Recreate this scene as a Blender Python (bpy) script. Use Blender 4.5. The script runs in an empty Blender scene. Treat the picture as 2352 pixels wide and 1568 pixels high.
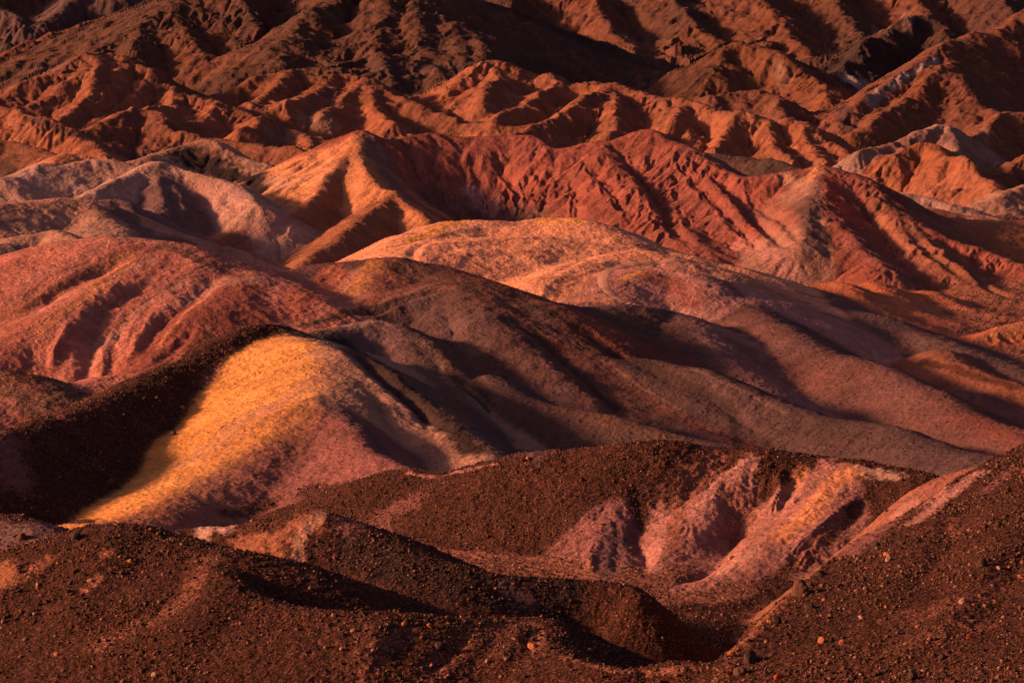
import bpy, math, random
import numpy as np
# ------------------------------------------------------------------ camera, sky, sun, exposure
sc = bpy.context.scene
COL = sc.collection
CAMZ = 40.0
PITCH = math.radians(-5.0)
TANH = 0.18                                   # half width of the view (100 mm lens)
cam_d = bpy.data.cameras.new('camera'); cam_d.lens = 100; cam_d.sensor_width = 36
cam_d.clip_start = 0.5; cam_d.clip_end = 6000
cam = bpy.data.objects.new('camera', cam_d); COL.objects.link(cam)
cam.location = (0, 0, CAMZ); cam.rotation_euler = (math.pi/2 + PITCH, 0, 0)
sc.camera = cam
SUN_EL = math.radians(15.0); SUN_AZ = math.radians(-94.0)   # azimuth from +Y (view direction) towards +X
wd = bpy.data.worlds.new('World'); sc.world = wd; wd.use_nodes = True
nt = wd.node_tree; nt.nodes.clear()
sky = nt.nodes.new('ShaderNodeTexSky'); sky.sky_type = 'NISHITA'; sky.sun_disc = False
sky.sun_elevation = SUN_EL; sky.sun_rotation = SUN_AZ
sky.dust_density = 4.0; sky.air_density = 1.0; sky.ozone_density = 1.0
tint = nt.nodes.new('ShaderNodeMix'); tint.data_type = 'RGBA'; tint.blend_type = 'MULTIPLY'
tint.inputs['Factor'].default_value = 1.0
tint.inputs['B'].default_value = (1.0, 0.64, 0.68, 1)        # dusk glow
bg = nt.nodes.new('ShaderNodeBackground'); bg.inputs['Strength'].default_value = 0.05
wo = nt.nodes.new('ShaderNodeOutputWorld')
nt.links.new(sky.outputs[0], tint.inputs['A']); nt.links.new(tint.outputs['Result'], bg.inputs['Color'])
nt.links.new(bg.outputs[0], wo.inputs['Surface'])
sl = bpy.data.lights.new('sun', 'SUN'); sl.energy = 5.0; sl.angle = math.radians(5.0); sl.color = (1.0, 0.49, 0.255)
so = bpy.data.objects.new('sun', sl); COL.objects.link(so)
so.rotation_euler = (math.pi/2 - SUN_EL, 0, -SUN_AZ + math.pi)
so.location = (-60, 0, 120)
vs = sc.view_settings; vs.view_transform = 'Standard'; vs.look = 'None'; vs.gamma = 1.0
vs.exposure = 0.7; vs.use_curve_mapping = False

F = np.float32
rng = np.random.default_rng(7)
cP, sP = math.cos(PITCH), math.sin(PITCH)
# ------------------------------------------------------------------ pixels (2352 x 1568) and the ground grid
def world(u, v, d):
    """point on the view ray of photo pixel (u,v) that stands d metres ahead"""
    x = (u-1176)/1176*TANH; y = (784-v)/1176*TANH
    dy = cP - y*sP; dz = sP + y*cP
    return np.array([x*d/dy, d, CAMZ + dz*d/dy])
def pixel(X, Y, Z):
    z = Z-CAMZ; f = Y*cP + z*sP; up = -Y*sP + z*cP
    return 1176 + X/f/TANH*1176, 784 - up/f/TANH*1176
NI, NO, NR = 500, 26, 2000
YN, YF = 80.0, 1500.0
ac = np.concatenate([np.linspace(-.30, -.186, NO, endpoint=False), np.linspace(-.186, .186, NI), np.linspace(.186, .30, NO+1)[1:]])
NC = len(ac)
yr = np.exp(np.linspace(math.log(YN), math.log(YF), NR))
A = ac[None, :].astype(F); Y = np.repeat(yr[:, None].astype(F), NC, 1); X = (A*Y).astype(F)
PXM = TANH/1176                                # metres per photo pixel and metre of distance

# ------------------------------------------------------------------ noise
def hash2(ix, iy, seed):
    n = (ix.astype(np.int64)*374761393 + iy.astype(np.int64)*668265263 + seed*1442695041) & 0x7fffffff
    n = ((n ^ (n >> 13))*1274126177) & 0x7fffffff
    n = ((n ^ (n >> 15))*2246822519) & 0x7fffffff
    return n ^ (n >> 14)
_T = rng.random((4, 65536)).astype(F)
def noise(x, y, seed=0):
    """gradient noise, about -1..1"""
    xi = np.floor(x); yi = np.floor(y); fx = (x-xi).astype(F); fy = (y-yi).astype(F)
    xi = xi.astype(np.int64); yi = yi.astype(np.int64)
    ux = fx*fx*fx*(fx*(fx*6-15)+10); uy = fy*fy*fy*(fy*(fy*6-15)+10)
    def g(ox, oy):
        a = _T[0][hash2(xi+ox, yi+oy, seed) & 65535]*F(2*math.pi)
        return np.cos(a)*(fx-ox) + np.sin(a)*(fy-oy)
    a = g(0, 0); b = g(1, 0); c = g(0, 1); d = g(1, 1)
    return ((a+(b-a)*ux)*(1-uy) + (c+(d-c)*ux)*uy)*F(1.5)
def fbm(x, y, lam, octs, seed=0, gain=.5):
    s = 0; a = 1.0
    for k in range(octs):
        s = s + a*noise(x/lam, y/lam, seed+k*17); lam *= .5; a *= gain
    return s
def sstep(a, b, x):
    t = np.clip((x-a)/(b-a), 0, 1); return t*t*(3-2*t)

# ------------------------------------------------------------------ ridges: crest lines read off the photo, each with its distance
PAL = dict(gold=(.78,.345,.10), orange=(.50,.205,.10), pink=(.44,.205,.18), pale=(.46,.265,.215), red=(.27,.085,.064), peach=(.72,.315,.19), rose=(.46,.172,.13), ember=(.40,.148,.085), redbrown=(.27,.105,.07),
           brown=(.17,.08,.058), gravel=(.066,.0235,.0155), grey=(.20,.115,.11), tan=(.42,.225,.165), black=(.032,.02,.02), maroon=(.23,.092,.085),
           rust=(.30,.115,.065), mauve=(.125,.068,.068), dark=(.085,.05,.045), white=(.55,.42,.42))
HILLS = []      # (key, object name, label)
RIDGES = []
def hill(key, name, label): HILLS.append((key, name, label))
def ridge(key, pts, m=.5, r=2.0, col='pink', ero=1.0, grav=0.0, colr=None, cut=None):
    RIDGES.append(dict(cut=cut, key=key, pts=pts, m=m if isinstance(m, tuple) else (m, m), r=r, col=col, colr=colr or col, ero=ero, grav=grav))

hill('floor', 'valley_floor', 'reddish valley floor between the hills')
hill('A', 'hill', 'dark gravel hill filling the lower left foreground')
hill('B', 'hill', 'low gravel mound with a small cliff at bottom centre')
hill('D', 'hill', 'stony brown slope filling the lower right corner')
hill('C', 'hill', 'small pointed gravel hill with pink left flank behind foreground hill')
hill('E', 'hill', 'wide gravel hill with pink and orange gullied right end')
hill('F', 'hill', 'golden yellow rounded hill lit by the sun, left of centre')
hill('Fd', 'ridge', 'dark gravel ridge left of the golden hill')
hill('G', 'hill', 'large red and pink folded hill at the left edge')
hill('G2', 'hill', 'low pink spur between red hill and dark gravel ridge')
hill('H', 'hill', 'shaded purple brown hill with long folds in the centre')
hill('S', 'ridge', 'long pinkish ridge descending to the right edge')
hill('S2', 'ridge', 'long grey pink ridge behind the first descending ridge')
hill('O9', 'hill', 'low orange mounds under the red ridge at right')
hill('I', 'hill', 'bright orange rounded hill in the centre with a footpath')
hill('J', 'ridge', 'tall red ridge with vertical rills across the centre')
hill('K1', 'hill', 'smooth grey pink shoulder at the left edge')
hill('K2', 'hill', 'grey pink peaked hill left of the red ridge')
hill('K3', 'hill', 'grey pink rounded hills at left behind the peaked hill')
hill('K4', 'hill', 'tan hill with a black patch on its slope')
hill('L1', 'ridge', 'orange lit ridge with dark top at the left edge')
hill('L3', 'ridge', 'brown jagged ridge with orange spurs at upper left')
hill('O', 'ridge', 'brown ridge with orange ribs at upper left of centre')
hill('N', 'ridge', 'long orange ribbed ridge behind the red ridge')
hill('M1', 'mountain', 'dark brown mountain at the upper left')
hill('M2', 'mountain', 'brown pyramid mountain at top left of centre')
hill('M3', 'mountain', 'dark rugged mountain wall along the top')
hill('M4', 'mountain', 'dark mountain in the top left corner')
hill('P1', 'ridge', 'rough dark outcrop ridge at upper right')
hill('P2', 'mountain', 'red brown slope at the upper right edge')
hill('P3', 'ridge', 'pale ribbed ridge at right below the red brown slope')
hill('P4', 'ridge', 'brown ridge at the right edge')
hill('Q', 'hill', 'low pale orange ledges at the right edge')

# foreground
ridge('A', [(-420,1330,112),(-150,1290,112),(0,1270,112),(111,1258,112),(185,1241,111),(250,1203,111),(300,1212,110),(366,1233,109),(470,1261,107),(540,1268,106),(640,1300,105),(720,1345,104)], .42, 1.6, 'gravel', .25, 1)
ridge('B', [(470,1300,104),(600,1372,100),(720,1398,98),(830,1402,97),(920,1404,97),(1040,1416,97),(1140,1417,98),(1220,1419,98),(1262,1428,97)], (1.1,.36), 1.0, 'gravel', .25, 1)
ridge('B', [(1262,1430,97),(1300,1500,93),(1400,1532,91),(1480,1537,91),(1560,1522,91),(1640,1540,90)], (.5,.45), .6, 'gravel', .3, 1)
DEDGE = [(1560,1640,85),(1600,1610,87),(1659,1518,91),(1723,1468,93.5),(1743,1434,95),(1783,1394,97.5),(1847,1343,101),(1918,1300,105),(1992,1256,109),(2093,1212,114),(2200,1152,120),(2352,1064,129)]
ridge('D', DEDGE[:9], (2.2,.7), .5, 'gravel', .3, 1, 'gravel')
ridge('D', DEDGE[8:], (1.15,.7), .8, 'maroon', 1.0, .25, 'gravel')
ridge('D', [(2352,1062,129),(2500,1010,132),(2700,960,130),(2900,985,118),(2900,1080,105),(2900,1210,95),(2900,1370,87),(2900,1500,80)], (.5,.235), 3., 'gravel', .2, 1, cut=DEDGE)
ridge('D', [(2145,1112,131),(2180,1095,131),(2240,1077,130.5),(2301,1065,130),(2352,1062,129)], (.95,.85), 1.0, 'redbrown', .5, .4)
ridge('A', [(-200,1190,152),(-60,1183,152),(0,1180,152),(50,1193,150),(95,1216,147)], .45, 1.2, 'mauve', .3, .6)
ridge('C', [(386,1238,127),(437,1212,127),(487,1204,127),(538,1205,126),(590,1194,126),(638,1182,126),(690,1171,126),(732,1174,125),(781,1192,124.5),(865,1229,123),(949,1270,121),(1043,1303,119.5)], .46, .9, 'gravel', .4, .8)
ridge('C', [(1043,1303,119.5),(1120,1317,119),(1270,1327,119),(1350,1333,119),(1440,1346,118.5),(1462,1370,117.5)], (.9,1.1), .6, 'gravel', .5, .8)
# gravel hill with pink end
ridge('E', [(935,1080,168),(1000,1085,167),(1080,1080,166),(1150,1060,165),(1240,1036,164),(1350,1025,163),(1480,1014,162),(1530,1012,162),(1600,1025,162),(1680,1030,162),(1780,1040,161),(1900,1050,160),(1990,1060,159),(2060,1075,157),(2140,1106,154),(2250,1170,148)], (.55,.46), 2.2, 'gravel', .5, 1)
ridge('E', [(1950,1062,159),(1905,1100,156),(1864,1165,152),(1763,1245,147.5),(1662,1322,143.5),(1590,1362,141.5)], (.34,.50), 1.6, (.35,.15,.125), .8, .2)
ridge('E', [(1763,1044,161),(1700,1080,158.5),(1629,1142,155),(1580,1200,152),(1530,1300,147)], (.6,.5), 1.3, (.35,.15,.125), .9, .3)
ridge('E', [(1440,1120,157),(1400,1230,151),(1380,1330,146)], .5, 1.2, 'maroon', .9, .5)
# golden hill, dark ridge
ridge('Fd', [(-350,1060,166),(-120,1010,173),(0,990,178),(50,982,181),(134,950,187),(250,903,196),(376,851,206),(470,803,213),(554,763,219),(588,750,222),(622,745,224),(660,764,223)], (.55,.5), 1.6, 'gravel', .3, 1)
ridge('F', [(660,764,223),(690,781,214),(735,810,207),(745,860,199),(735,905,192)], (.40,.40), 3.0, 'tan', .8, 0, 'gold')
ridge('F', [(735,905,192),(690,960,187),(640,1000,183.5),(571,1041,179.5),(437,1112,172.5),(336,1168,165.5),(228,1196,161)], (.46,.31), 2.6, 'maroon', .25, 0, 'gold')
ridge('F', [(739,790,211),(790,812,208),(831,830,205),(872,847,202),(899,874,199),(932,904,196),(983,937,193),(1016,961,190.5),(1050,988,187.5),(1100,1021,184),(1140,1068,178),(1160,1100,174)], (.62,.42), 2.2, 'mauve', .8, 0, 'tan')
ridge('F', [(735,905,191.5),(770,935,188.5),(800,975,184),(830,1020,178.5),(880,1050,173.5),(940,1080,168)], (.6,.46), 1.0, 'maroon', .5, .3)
# left red hill
ridge('G', [(-400,720,250),(-150,668,256),(0,615,261),(50,595,263),(101,574,265),(168,554,266),(235,548,266),(286,548,266),(336,550,266),(380,562,265),(420,578,264),(470,598,262),(521,615,260),(571,632,258),(640,652,256)], (.55,.36), 7.0, 'rose', .5, 0)
ridge('G', [(300,570,263),(286,601,258),(218,669,249),(144,719,243),(34,783,237),(-60,830,231)], .42, 3.0, 'rose', .55, 0)
ridge('G', [(470,600,261),(420,679,250),(370,705,247),(286,756,241),(235,810,235),(168,880,227)], .42, 3.0, 'rose', .55, 0)
ridge('G', [(571,634,257),(520,668,250),(454,729,243),(420,790,236),(302,860,226)], .42, 2.8, 'red', .55, 0)
ridge('G2', [(-200,840,215),(0,846,211),(50,862,209),(111,902,205)], .45, 2, 'brown', .3, .6)
ridge('G2', [(-200,935,200),(0,919,204),(84,907,207),(151,897,209),(235,865,214),(319,856,216),(376,850,217),(450,830,217)], (.5,.4), 2, 'rose', .5, .1)
# centre: purple folds, shade put into the colour of their near sides
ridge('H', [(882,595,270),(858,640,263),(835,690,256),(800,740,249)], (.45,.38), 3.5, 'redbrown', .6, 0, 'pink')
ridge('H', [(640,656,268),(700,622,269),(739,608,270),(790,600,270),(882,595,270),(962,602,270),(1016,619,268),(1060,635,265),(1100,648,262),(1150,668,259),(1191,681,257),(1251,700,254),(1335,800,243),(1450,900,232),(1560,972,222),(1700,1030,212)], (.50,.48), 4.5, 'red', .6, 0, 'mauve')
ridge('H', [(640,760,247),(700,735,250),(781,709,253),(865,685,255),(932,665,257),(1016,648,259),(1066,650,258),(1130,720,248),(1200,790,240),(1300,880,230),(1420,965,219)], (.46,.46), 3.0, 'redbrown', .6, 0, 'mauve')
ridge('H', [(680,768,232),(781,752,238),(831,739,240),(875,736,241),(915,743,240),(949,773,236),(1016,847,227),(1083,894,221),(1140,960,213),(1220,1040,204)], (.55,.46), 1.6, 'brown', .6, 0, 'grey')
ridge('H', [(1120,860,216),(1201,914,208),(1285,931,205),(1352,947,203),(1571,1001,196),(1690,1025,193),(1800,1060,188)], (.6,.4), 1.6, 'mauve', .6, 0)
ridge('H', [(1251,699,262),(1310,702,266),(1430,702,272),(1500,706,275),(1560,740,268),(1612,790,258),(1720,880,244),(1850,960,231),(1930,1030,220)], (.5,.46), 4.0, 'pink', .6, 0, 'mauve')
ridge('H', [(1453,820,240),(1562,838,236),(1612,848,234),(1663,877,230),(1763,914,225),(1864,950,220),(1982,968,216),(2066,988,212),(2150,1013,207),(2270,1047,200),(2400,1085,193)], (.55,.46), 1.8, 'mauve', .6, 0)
# long ridges to the right
ridge('S', [(1470,575,335),(1540,585,328),(1605,615,314),(1646,655,302),(1696,692,291),(1770,736,277),(1830,769,268),(1898,803,259),(1998,840,249),(2099,880,240),(2166,910,233),(2234,947,226),(2352,994,217),(2600,1090,198)], (.62,.46), 3.0, (.185,.085,.078), .5, 0)
ridge('S2', [(1612,611,338),(1679,618,336),(1746,638,330),(1814,655,325),(1864,679,318),(1948,712,308),(2032,739,300),(2099,766,293),(2200,796,285),(2284,827,277),(2352,857,270),(2600,960,248)], (.45,.42), 4.0, (.16,.09,.085), .5, 0)
ridge('S2', [(2160,800,278),(2200,830,271),(2267,860,264),(2352,887,257),(2500,930,248)], .5, 1.6, 'redbrown', .6, 0)
ridge('S2', [(2160,890,258),(2230,900,254),(2300,945,246),(2400,985,238)], .5, 2, 'maroon', .6, 0)
for pts in ([(1850,668,345),(1888,652,345),(1931,652,343),(1998,700,330),(2080,735,322)], [(1940,675,352),(1971,652,354),(1995,643,354),(2032,662,349),(2076,699,340),(2160,740,330)],
            [(2060,700,352),(2099,682,356),(2133,669,357),(2234,719,344),(2290,748,337)], [(2120,690,365),(2160,678,366),(2217,682,364),(2300,712,356),(2420,760,345)],
            [(2240,775,312),(2300,750,316),(2352,738,318),(2460,720,322)]):
    ridge('O9', [(u_, v_, d_*.972) for u_, v_, d_ in pts], .42, 1.6, (.46,.15,.075), 1.0, 0)
# bright hill
ridge('I', [(840,600,318),(870,590,321),(940,546,332),(1010,521,338),(1060,504,342),(1130,509,342),(1200,509,342),(1250,501,343),(1310,500,343),(1370,520,340),(1440,548,335)], (.5,.40), 4.0, 'peach', .4, 0)
ridge('I', [(900,600,308),(960,568,315),(1000,549,319),(1060,545,321),(1134,543,323),(1285,541,326),(1369,539,328),(1446,561,327),(1540,578,325),(1640,605,322)], (.45,.34), 5.5, 'peach', .35, 0)
ridge('I', [(1248,655,290),(1285,630,296),(1352,602,305),(1419,582,311),(1480,580,313),(1560,598,310)], (.36,.34), 3.0, 'peach', .35, 0)
ridge('I', [(1330,690,284),(1390,650,292),(1440,628,297),(1500,615,301),(1560,620,300),(1610,650,294)], (.36,.34), 3.0, 'pink', .35, 0)
# red ridge
ridge('J', [(822,306,438),(800,345,429),(760,400,417),(690,476,400),(600,515,390),(540,530,386),(440,562,378),(390,585,370)], (.72,.40), .8, 'rust', 1.5, 0, (.64,.27,.135))  # left spur: lit side and shaded near side put into the two colours
ridge('J', [(825,302,438),(850,315,437),(892,322,438),(939,312,441),(989,302,444),(1050,309,444),(1107,311,444),(1198,311,444),(1265,336,438),(1319,336,438),(1372,322,440),(1396,326,438),(1453,306,441),(1490,299,441),(1520,309,438),(1571,333,432),(1629,373,424),(1706,405,416),(1763,396,416),(1847,388,416),(1891,383,416),(1931,390,414),(1972,403,411),(2012,433,406),(2066,480,398),(2099,504,394),(2160,540,388),(2260,575,382),(2352,605,376),(2600,680,360)], (.62,.50), 1.6, 'red', 1.5, 0)
ridge('J', [(825,302,438),(821,350,427),(848,403,415),(872,430,409),(905,441,405),(940,470,398),(985,505,390)], (.62,.62), .8, 'orange', 1.2, 0)
ridge('J', [(905,441,405),(840,490,391),(790,530,381),(735,570,371),(680,615,361),(650,645,354)], (.6,.55), 1.0, 'rust', 1.2, 0)
ridge('J', [(1372,324,439),(1460,430,415),(1560,520,396),(1640,590,380)], .5, 2.5, 'red', 1.5, 0)
ridge('J', [(1490,300,441),(1600,400,420),(1700,480,402),(1790,560,384),(1830,620,372)], .5, 2.5, 'red', 1.5, 0)
ridge('J', [(1891,384,416),(1872,430,404),(1852,490,391),(1838,555,378)], (.5,.5), 1.5, (.30,.15,.115), .8, 0, (.30,.15,.115))
ridge('J', [(1891,384,416),(1900,470,396),(1950,540,382),(2040,620,366)], .5, 1.6, 'red', 1.2, 0)
ridge('J', [(2000,425,408),(2100,540,386),(2200,620,370),(2330,690,356)], .5, 2.0, 'redbrown', 1.4, 0)
# left pink hills
ridge('K1', [(-250,500,318),(-100,470,324),(0,464,328),(67,459,331),(168,457,335),(215,490,328),(260,525,320)], (.5,.36), 2.6, 'tan', .5, 0)
ridge('K1', [(-150,575,287),(0,558,292),(34,563,293),(101,576,291)], .4, 2.0, 'grey', .4, 0)
ridge('K1', [(10,575,301),(40,541,307),(101,532,309),(131,528,309),(175,552,303),(200,575,298)], .42, 1.3, 'tan', .5, 0)
ridge('K2', [(171,457,350),(235,430,356),(302,396,365),(339,377,370),(366,370,371),(403,380,370),(477,403,366),(521,417,363),(571,447,357),(598,470,352)], (.6,.62), 1.3, 'pale', .8, 0)
ridge('K2', [(366,372,371),(375,450,355),(350,490,347),(330,520,341)], .5, 1.2, 'grey', .6, 0)
ridge('K2', [(160,465,339),(200,470,339),(250,458,343),(280,460,343),(310,490,338),(360,530,330)], .5, 1.2, 'grey', .5, 0)
ridge('K3', [(-150,430,372),(0,405,378),(47,405,380),(101,375,386),(128,386,385),(188,368,390),(235,365,391),(289,373,390),(330,395,386)], (.5,.42), 1.6, 'pale', .6, 0)
ridge('K3', [(100,385,402),(114,375,405),(144,353,410),(175,356,411),(205,365,410),(240,372,408)], .5, 1.5, 'orange', .5, 0)
ridge('K4', [(280,378,425),(330,362,430),(386,339,437),(460,321,442),(497,336,440),(538,356,436),(588,370,433),(638,386,430),(672,381,432),(716,386,431),(770,405,428)], (.55,.46), 1.8, 'tan', .7, 0)
# far left
ridge('L1', [(-200,235,540),(0,253,534),(50,268,530),(124,286,524),(181,312,516),(218,329,510),(240,350,503)], (.5,.55), 1.5, 'ember', 1.2, 0)
ridge('L1', [(-150,330,470),(0,318,478),(60,335,474),(110,345,470),(150,370,462)], .5, 2, 'rust', .8, 0)
ridge('L1', [(140,310,548),(175,299,551),(240,273,560),(296,249,568),(309,240,570),(336,246,570),(363,270,564),(400,300,556),(470,310,552),(560,325,545),(660,345,536),(760,370,526)], (.5,.5), 1.5, 'ember', 1.2, 0, 'redbrown')
ridge('L3', [(-150,225,640),(0,205,650),(67,180,658),(130,165,664),(180,140,672),(228,116,680),(286,131,678),(353,165,668),(403,195,660),(504,235,648),(571,255,640),(680,295,625),(790,333,610)], (.5,.55), 2.0, 'rust', 1.3, 0)
for pts in ([(228,116,680),(200,165,664),(130,205,650),(60,240,640),(10,255,634)], [(228,118,680),(225,170,660),(190,230,640),(130,280,622)], [(353,165,668),(300,220,650),(250,260,636),(200,295,622)],
            [(286,131,678),(250,190,656),(220,240,640)], [(403,195,660),(380,240,642),(330,260,630)], [(504,235,648),(470,270,632),(430,290,622)], [(600,262,636),(590,290,622),(560,310,612)], [(700,300,622),(720,335,606),(700,360,596)]):
    ridge('L3', pts, .55, 1.2, 'ember', 1.2, 0)
ridge('O', [(470,225,670),(538,198,678),(605,171,688),(672,165,690),(739,183,686),(773,173,690),(841,183,688),(882,212,678),(932,242,668),(1016,269,656),(1100,291,645),(1200,305,636)], (.5,.55), 2.0, 'rust', 1.3, 0)
for pts in ([(672,165,690),(620,205,672),(571,240,656)], [(773,173,690),(720,215,670),(650,245,652)], [(841,183,688),(790,230,668),(740,265,650)], [(841,185,688),(860,250,660),(900,290,640)], [(739,185,686),(690,225,668),(640,250,654)]):
    ridge('O', pts, .55, 1.2, 'ember', 1.2, 0)
ridge('N', [(1060,190,690),(1117,146,700),(1151,148,700),(1201,158,698),(1251,165,697),(1285,188,688),(1339,190,686),(1369,180,688),(1403,188,685),(1453,198,680),(1503,215,672),(1571,232,662),(1629,252,652),(1696,272,642),(1763,279,638),(1837,279,636),(1864,292,630),(1914,319,618),(1965,349,606),(2032,386,590),(2099,410,578),(2183,443,562),(2260,470,550)], (.5,.55), 2.0, 'ember', 1.5, 0)
for pts in ([(1151,148,700),(1120,200,676),(1110,250,656)], [(1285,188,688),(1200,240,660),(1130,280,642)], [(1403,188,685),(1310,250,655),(1230,290,636),(1180,310,626)], [(1403,190,685),(1420,260,654),(1400,310,632)], [(1503,216,672),(1560,280,644),(1600,330,622)],
            [(1571,232,662),(1540,290,636),(1500,310,625)], [(1696,272,642),(1660,310,624),(1640,345,610)], [(1763,279,638),(1790,340,612),(1830,375,596)], [(1837,280,636),(1900,370,596),(1980,420,576)]):
    ridge('N', pts, .55, 1.2, 'ember', 1.4, 0)
ridge('N', [(1560,335,500),(1600,342,500),(1680,349,498),(1763,359,494),(1847,386,486),(1950,430,474)], (.6,.5), 1.0, 'dark', .5, .5)
# mountains
ridge('M1', [(120,200,800),(190,145,820),(240,100,840),(330,55,860),(396,18,875),(450,-30,895),(520,-60,905),(571,-10,890),(622,34,870),(672,64,855),(706,87,840),(746,118,825),(770,160,805)], (.5,.45), 2.5, 'brown', 1.5, 0)
for pts in ([(396,18,875),(440,90,840),(470,150,812)], [(520,-60,905),(590,60,850),(650,150,805)], [(330,55,860),(310,100,834),(300,140,812)]):
    ridge('M1', pts, .42, 1.5, 'brown', 1.5, 0)
ridge('M4', [(-300,200,930),(-100,165,950),(0,128,970),(67,97,985),(168,64,1000),(302,17,1025),(386,-5,1040),(480,-60,1060)], (.5,.5), 2.5, 'redbrown', 1.4, 0)
ridge('M4', [(-300,-160,1200),(0,-180,1250),(300,-160,1250),(800,-160,1250)], .6, 3, 'brown', 1.5, 0)
ridge('M4', [(-300,60,1120),(0,10,1150),(60,60,1130),(110,40,1140),(170,-10,1170),(300,-90,1200)], .6, 2.5, 'grey', 1.5, 0)
ridge('M2', [(640,100,800),(680,60,820),(756,0,850),(830,-60,880),(880,-90,890),(960,-20,860),(1020,58,825),(1050,56,822),(1073,66,815),(1100,104,795),(1117,146,772),(1112,195,748),(1140,250,722)], (.5,.45), 2.5, 'brown', 1.6, 0)
for pts in ([(880,-90,890),(880,20,835),(870,110,790),(900,190,752)], [(960,-20,860),(960,80,805),(1000,160,764),(1060,240,728)], [(1050,56,822),(1060,130,782),(1100,200,748)]):
    ridge('M2', pts, .42, 1.8, 'brown', 1.6, 0)
# rugged wall with ribs falling to the right
ridge('M3', [(800,-160,1180),(1000,-200,1220),(1300,-230,1260),(1700,-260,1300),(2100,-240,1320),(2500,-200,1320),(2900,-160,1320)], (.6,.6), 4, 'brown', 1.7, 0)
for k in range(8):
    u0 = 870 + k*185; q = random.Random(k)
    j = q.uniform(-40, 40)
    pts = [(u0+j, -200, 1200), (u0+70+j*.5, -70, 1110), (u0+150, 30+q.uniform(-20, 20), 1035), (u0+230-j*.3, 120, 970), (u0+330+j, 210+q.uniform(-15, 25), 905)]
    ridge('M3', pts, .46, 2.0, 'brown' if k % 2 else 'redbrown', 1.7, 0)
ridge('M3', [(1640,150,800),(1690,100,820),(1830,150,800),(1890,190,780),(1900,240,758)], .55, 2, 'rust', 1.5, 0)
ridge('M3', [(1640,215,735),(1740,205,740),(1790,235,728),(1800,290,706)], .55, 2, 'redbrown', 1.3, 0)
ridge('P1', [(1880,200,860),(1925,158,880),(1998,94,910),(2059,60,925),(2106,37,935),(2150,50,930),(2180,90,912),(2220,150,885)], (.6,.65), 1.5, 'dark', 2.0, 0)
ridge('P2', [(1930,300,700),(1960,250,715),(2025,202,735),(2113,151,755),(2146,128,765),(2200,91,780),(2250,66,790),(2301,60,793),(2328,42,800),(2360,20,808),(2500,-60,840)], (.55,.5), 1.5, 'redbrown', 1.4, 0)
ridge('P2', [(2200,92,780),(2183,145,757),(2133,188,738),(2032,262,706),(1965,319,684)], .5, 1.5, 'rust', 1.3, 0)
ridge('P2', [(2183,147,757),(2217,215,726),(2301,265,704),(2380,300,690)], .5, 1.5, 'redbrown', 1.3, 0)
ridge('P3', [(1965,352,560),(2049,323,570),(2133,306,576),(2156,289,581),(2183,302,577),(2193,343,562)], .55, 1.2, 'pale', 1.2, 0)
ridge('P3', [(2060,345,556),(2133,329,560),(2200,363,546),(2277,410,530),(2284,447,518)], .55, 1.2, 'ember', 1.2, 0)
ridge('P4', [(2180,360,596),(2197,343,602),(2267,296,620),(2318,260,632),(2352,259,632),(2550,240,640)], .55, 1.5, 'rust', 1.3, 0)
ridge('P4', [(2240,420,540),(2271,400,545),(2301,380,550),(2352,349,558),(2500,310,570)], .5, 1.5, 'rust', 1.2, 0)
ridge('P4', [(2290,455,508),(2304,443,511),(2352,420,516),(2500,400,520)], .45, 1.2, 'tan', 1.0, 0)
ridge('Q', [(2040,445,470),(2100,447,470),(2180,465,466),(2260,490,460),(2352,515,452),(2500,540,446)], .4, 1.2, 'pale', 1.3, 0)
ridge('Q', [(2080,475,446),(2140,478,446),(2220,492,442),(2352,525,434),(2500,560,428)], .4, 1.0, 'ember', 1.2, 0)
ridge('Q', [(2080,520,412),(2113,507,414),(2166,497,416),(2234,501,416),(2352,504,416),(2600,500,420)], .32, 2.0, 'ember', .6, 0)
ridge('Q', [(2200,525,404),(2240,515,406),(2290,512,408),(2352,545,402),(2500,570,398)], .32, 2.0, 'rust', .6, 0)

# ------------------------------------------------------------------ terrain height
keys = [h[0] for h in HILLS]; KI = {k: i for i, k in enumerate(keys)}
fd = np.array([70, 100, 120, 150, 170, 200, 250, 300, 350, 400, 450, 540, 650, 800, 1000, 1300, 1600]); fz = np.array([-28, -26, -25, -24.8, -25.8, -28, -28, -27, -25.5, -24.5, -24, -22, -19, -14, -4, 20, 45])
H = (np.interp(yr, fd, fz)[:, None] + CAMZ + 0*X).astype(F)
H = H + fbm(X, Y, 25., 3, 5)*.5
HID = np.zeros((NR, NC), np.int16)
CC = np.zeros((NR, NC, 3), F); CC[:] = PAL['redbrown']
ERO = np.full((NR, NC), .3, F); GRV = np.full((NR, NC), .6, F)
RD = np.full((NR, NC), 50, F)
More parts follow.
